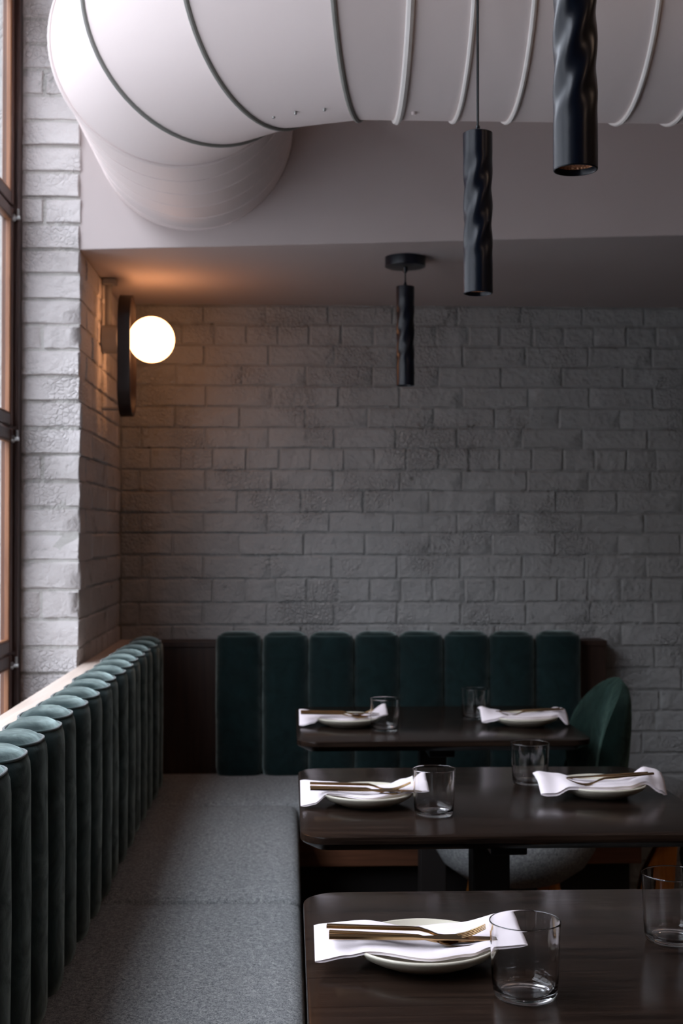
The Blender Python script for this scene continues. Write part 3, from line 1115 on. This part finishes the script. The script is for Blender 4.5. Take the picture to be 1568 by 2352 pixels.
# ------------------------------------------------------------------ chairs and stool
def chair(label, loc, rz=0):
    t = thing('dining_chair', label, 'chair', loc, rz, 'green backed dining chairs')
    s = MB()
    s.lathe([(0, 0.295), (0.09, 0.298), (0.15, 0.315), (0.205, 0.355), (0.232, 0.40), (0.238, 0.44), (0.230, 0.466), (0.21, 0.479), (0.15, 0.486), (0, 0.489)], 56)
    s.build('seat', M_GREY, t, angle=60)
    s = MB()
    pts = [(0.2345 * math.cos(2 * PI * k / 56), 0.2345 * math.sin(2 * PI * k / 56), 0.455) for k in range(56)]
    s.tube(pts, 0.003, 6, closed=True)
    s.build('piping', M_GREY, t)

    def pad(th_max, zc_, zr, rad, thick, name, lean=0.10):
        p = MB()
        def surf(side):
            def fn(u, v):
                a = 2 * PI * v
                q = u
                A, B = q * math.cos(a), q * math.sin(a)
                th = A * th_max
                z = zc_ + B * zr
                rr = rad + (z - 0.45) * lean + side * thick / 2 * math.sqrt(max(0, 1 - q ** 3))
                return (rr * math.cos(th), rr * math.sin(th), z)
            return fn
        p.grid(surf(1), 10, 40, cv=True)
        p.grid(surf(-1), 10, 40, cv=True)
        return p.build(name, M_CHAIR_GREEN, t, angle=60)
    pad(R(47), 0.66, 0.222, 0.266, 0.080, 'backrest')
    pad(R(50), 0.575, 0.13, 0.287, 0.035, 'back_support')
    for a in (45, 135, 225, 315):
        c, sn_ = math.cos(R(a)), math.sin(R(a))
        MB().tube([(0.13 * c, 0.13 * sn_, 0.33), (0.165 * c, 0.165 * sn_, 0.17), (0.20 * c, 0.20 * sn_, 0.0)], [0.019, 0.016, 0.011], 12).build('leg', M_LEG, t)
    return t


c3 = chair('green backed chair at the right end of the rearmost table', (0.650, 3.766, 0))
dup(c3, (0.695, 2.72, 0), 0, 'green backed chair at the right end of the middle table, mostly out of view')

# ------------------------------------------------------------------ pendants
def pendant(label, x, y, zb, ztop):
    H, RR = 0.292, 0.0267
    t = thing('pendant_lamp', label, 'lamp', (x, y, ztop), 0, 'black twisted tube pendant lamps')
    z0 = zb - ztop
    m = MB()
    def fn(u, v):
        z = u * H
        env = sm(0.050, 0.095, z) * (1 - sm(H - 0.08, H - 0.03, z))
        a = 2 * PI * v
        r = RR * (1 - 0.085 * env * (0.5 + 0.5 * math.cos(4 * a - 2 * PI * z / 0.066)) + .006 * env)
        return (r * math.cos(a), r * math.sin(a), z0 + z)
    m.grid(fn, 90, 60, cv=True)
    # rolled rim, inner wall and top cap
    m.lathe([(RR, z0), (RR - .0008, z0 - .0012), (RR - .0022, z0 - .0012), (RR - .0030, z0), (RR - .0030, z0 + .014)], 60)
    m.lathe([(0, z0 + H + .0012), (RR - .002, z0 + H + .0012), (RR, z0 + H)], 60)
    m.build('shade', M_BLACK, t, angle=50)
    MB().lathe([(0, z0 + 0.010), (RR - .004, z0 + .0085), (RR - .0029, z0 + .006)], 40).build('reflector', M_COPPER, t)
    MB().lathe([(0.0062, z0 + H), (0.0062, z0 + H + 0.005), (0.0045, z0 + H + .008), (0.0036, z0 + H + .014), (0, z0 + H + .0142)], 20).build('cord_grip', M_BLACK, t)
    MB().tube([(0, 0, z0 + H + .01), (0, 0, (z0 + H) * .5), (0, 0, -0.03)], 0.0023, 8).build('cord', M_CORD, t)
    MB().lathe([(0, -0.029), (0.056, -0.029), (0.0595, -0.0275), (0.060, -0.024), (0.060, 0), (0, 0)], 48).build('canopy', M_BLACK, t, angle=30)
    MB().lathe([(0.0065, -0.028), (0.0065, -0.042), (0.0035, -0.047), (0, -0.0472)], 20).build('canopy_grip', M_BLACK, t)
    MB().lathe([(0, 0), (0.002, 0), (0.002, 0.0605), (0, 0.061)], 10, 'X', (0, 0, -0.008)).build('screw', M_STEEL, t)
    return t


pendant('largest twisted black pendant lamp, cut by the top of the photo', 0.344, 1.551, 1.7375, CEIL_Z)
pendant('middle twisted black pendant lamp hanging on a long cord before the duct', 0.344, 2.36, 1.7375, CEIL_Z)
pendant('small twisted black pendant lamp hanging close below the soffit', 0.344, 3.845, 1.7375, SOFF_Z)

# ------------------------------------------------------------------ wall lamp
GX, GY, GZ = -0.440, 4.20, 1.921
wlp = thing('wall_lamp', 'glowing white globe wall lamp on a dark oval wooden hoop', 'lamp', (LEFT_X, GY, GZ))
lz = lambda z: z - GZ
m = MB().lathe([(0, 0), (0.045, 0), (0.045, 0.048), (0.042, 0.052), (0, 0.052)], 36, 'X', (0.004, 0, 0))
m.build('junction_box', M_BOXGREY, wlp, angle=30)
MB().tube([(0.020, 0, 0.04), (0.020, 0, SOFF_Z - GZ - 0.002)], 0.0115, 14).build('conduit', M_BOXGREY, wlp)
MB().box(0.004, 0.045, -0.022, 0.022, SOFF_Z - GZ - 0.022, SOFF_Z - GZ - 0.002).build('conduit_bracket', M_BOXGREY, wlp, bevel=0.002)
MB().lathe([(0, 0.055), (0.040, 0.055), (0.040, 0.072), (0.022, 0.080), (0.022, 0.110), (0, 0.112)], 32, 'X').build('lamp_holder', M_BLACK, wlp, angle=30)
MB().box(0.060, 0.068, -0.012, 0.012, -0.245, 0.138).build('mounting_strip', M_BLACK, wlp, bevel=0.002)
MB().tube([(0.0, 0, -0.222), (0.062, 0, -0.222)], 0.006, 12).build('spacer_rod', M_BOXGREY, wlp)
# hoop: stadium outline in the YZ plane, band deep in X
hw, hh = 0.090, 0.1945
hz = 1.868 - GZ
def stadium(off, n=20):
    w, h = hw - off, hh - off
    pts = []
    for k in range(n + 1):
        a = PI * k / n
        pts.append((w * math.cos(a), (h - w) + w * math.sin(a)))
    for k in range(n + 1):
        a = PI + PI * k / n
        pts.append((w * math.cos(a), -(h - w) + w * math.sin(a)))
    return pts
so, si = stadium(0), stadium(0.011)
n = len(so)
hv = []
for x in (0.060, 0.100):
    hv += [(x, y, z + hz) for y, z in so]
    hv += [(x, y, z + hz) for y, z in si]
hf = []
for k in range(n):
    k2 = (k + 1) % n
    hf += [(k, k2, 2 * n + k2, 2 * n + k), (n + k2, n + k, 3 * n + k, 3 * n + k2), (k2, k, n + k, n + k2), (2 * n + k, 2 * n + k2, 3 * n + k2, 3 * n + k)]
MB().add(hv, hf).build('hoop', M_DARKWOOD, wlp, angle=35, bevel=0.001)
GR = 0.0735
gm = MB()
gm.lathe([(GR * math.sin(PI * k / 28), -GR * math.cos(PI * k / 28)) for k in range(29)], 48, 'X', (GX - LEFT_X, 0, 0))
gm.build('globe', M_GLOBE, wlp)

# ------------------------------------------------------------------ the restaurant's own globe lamps over the room, out of view to the right
for gx, gy, lab in ((2.3, 1.3, 'warm globe pendant hanging high over the right side of the room'), (2.5, -1.2, 'warm globe pendant hanging high behind the nearest tables')):
    t = thing('globe_pendant', lab, 'lamp', (gx, gy, CEIL_Z), 0, 'warm globe pendants over the room')
    MB().lathe([(0.12 * math.sin(PI * k / 24), -0.75 - 0.12 * math.cos(PI * k / 24)) for k in range(25)], 40).build('globe', M_ROOM_GLOBE, t)
    MB().tube([(0, 0, -0.64), (0, 0, 0)], 0.003, 8).build('cord', M_CORD, t)
    MB().lathe([(0, -0.025), (0.055, -0.025), (0.06, -0.02), (0.06, 0), (0, 0)], 32).build('canopy', M_BLACK, t, angle=30)
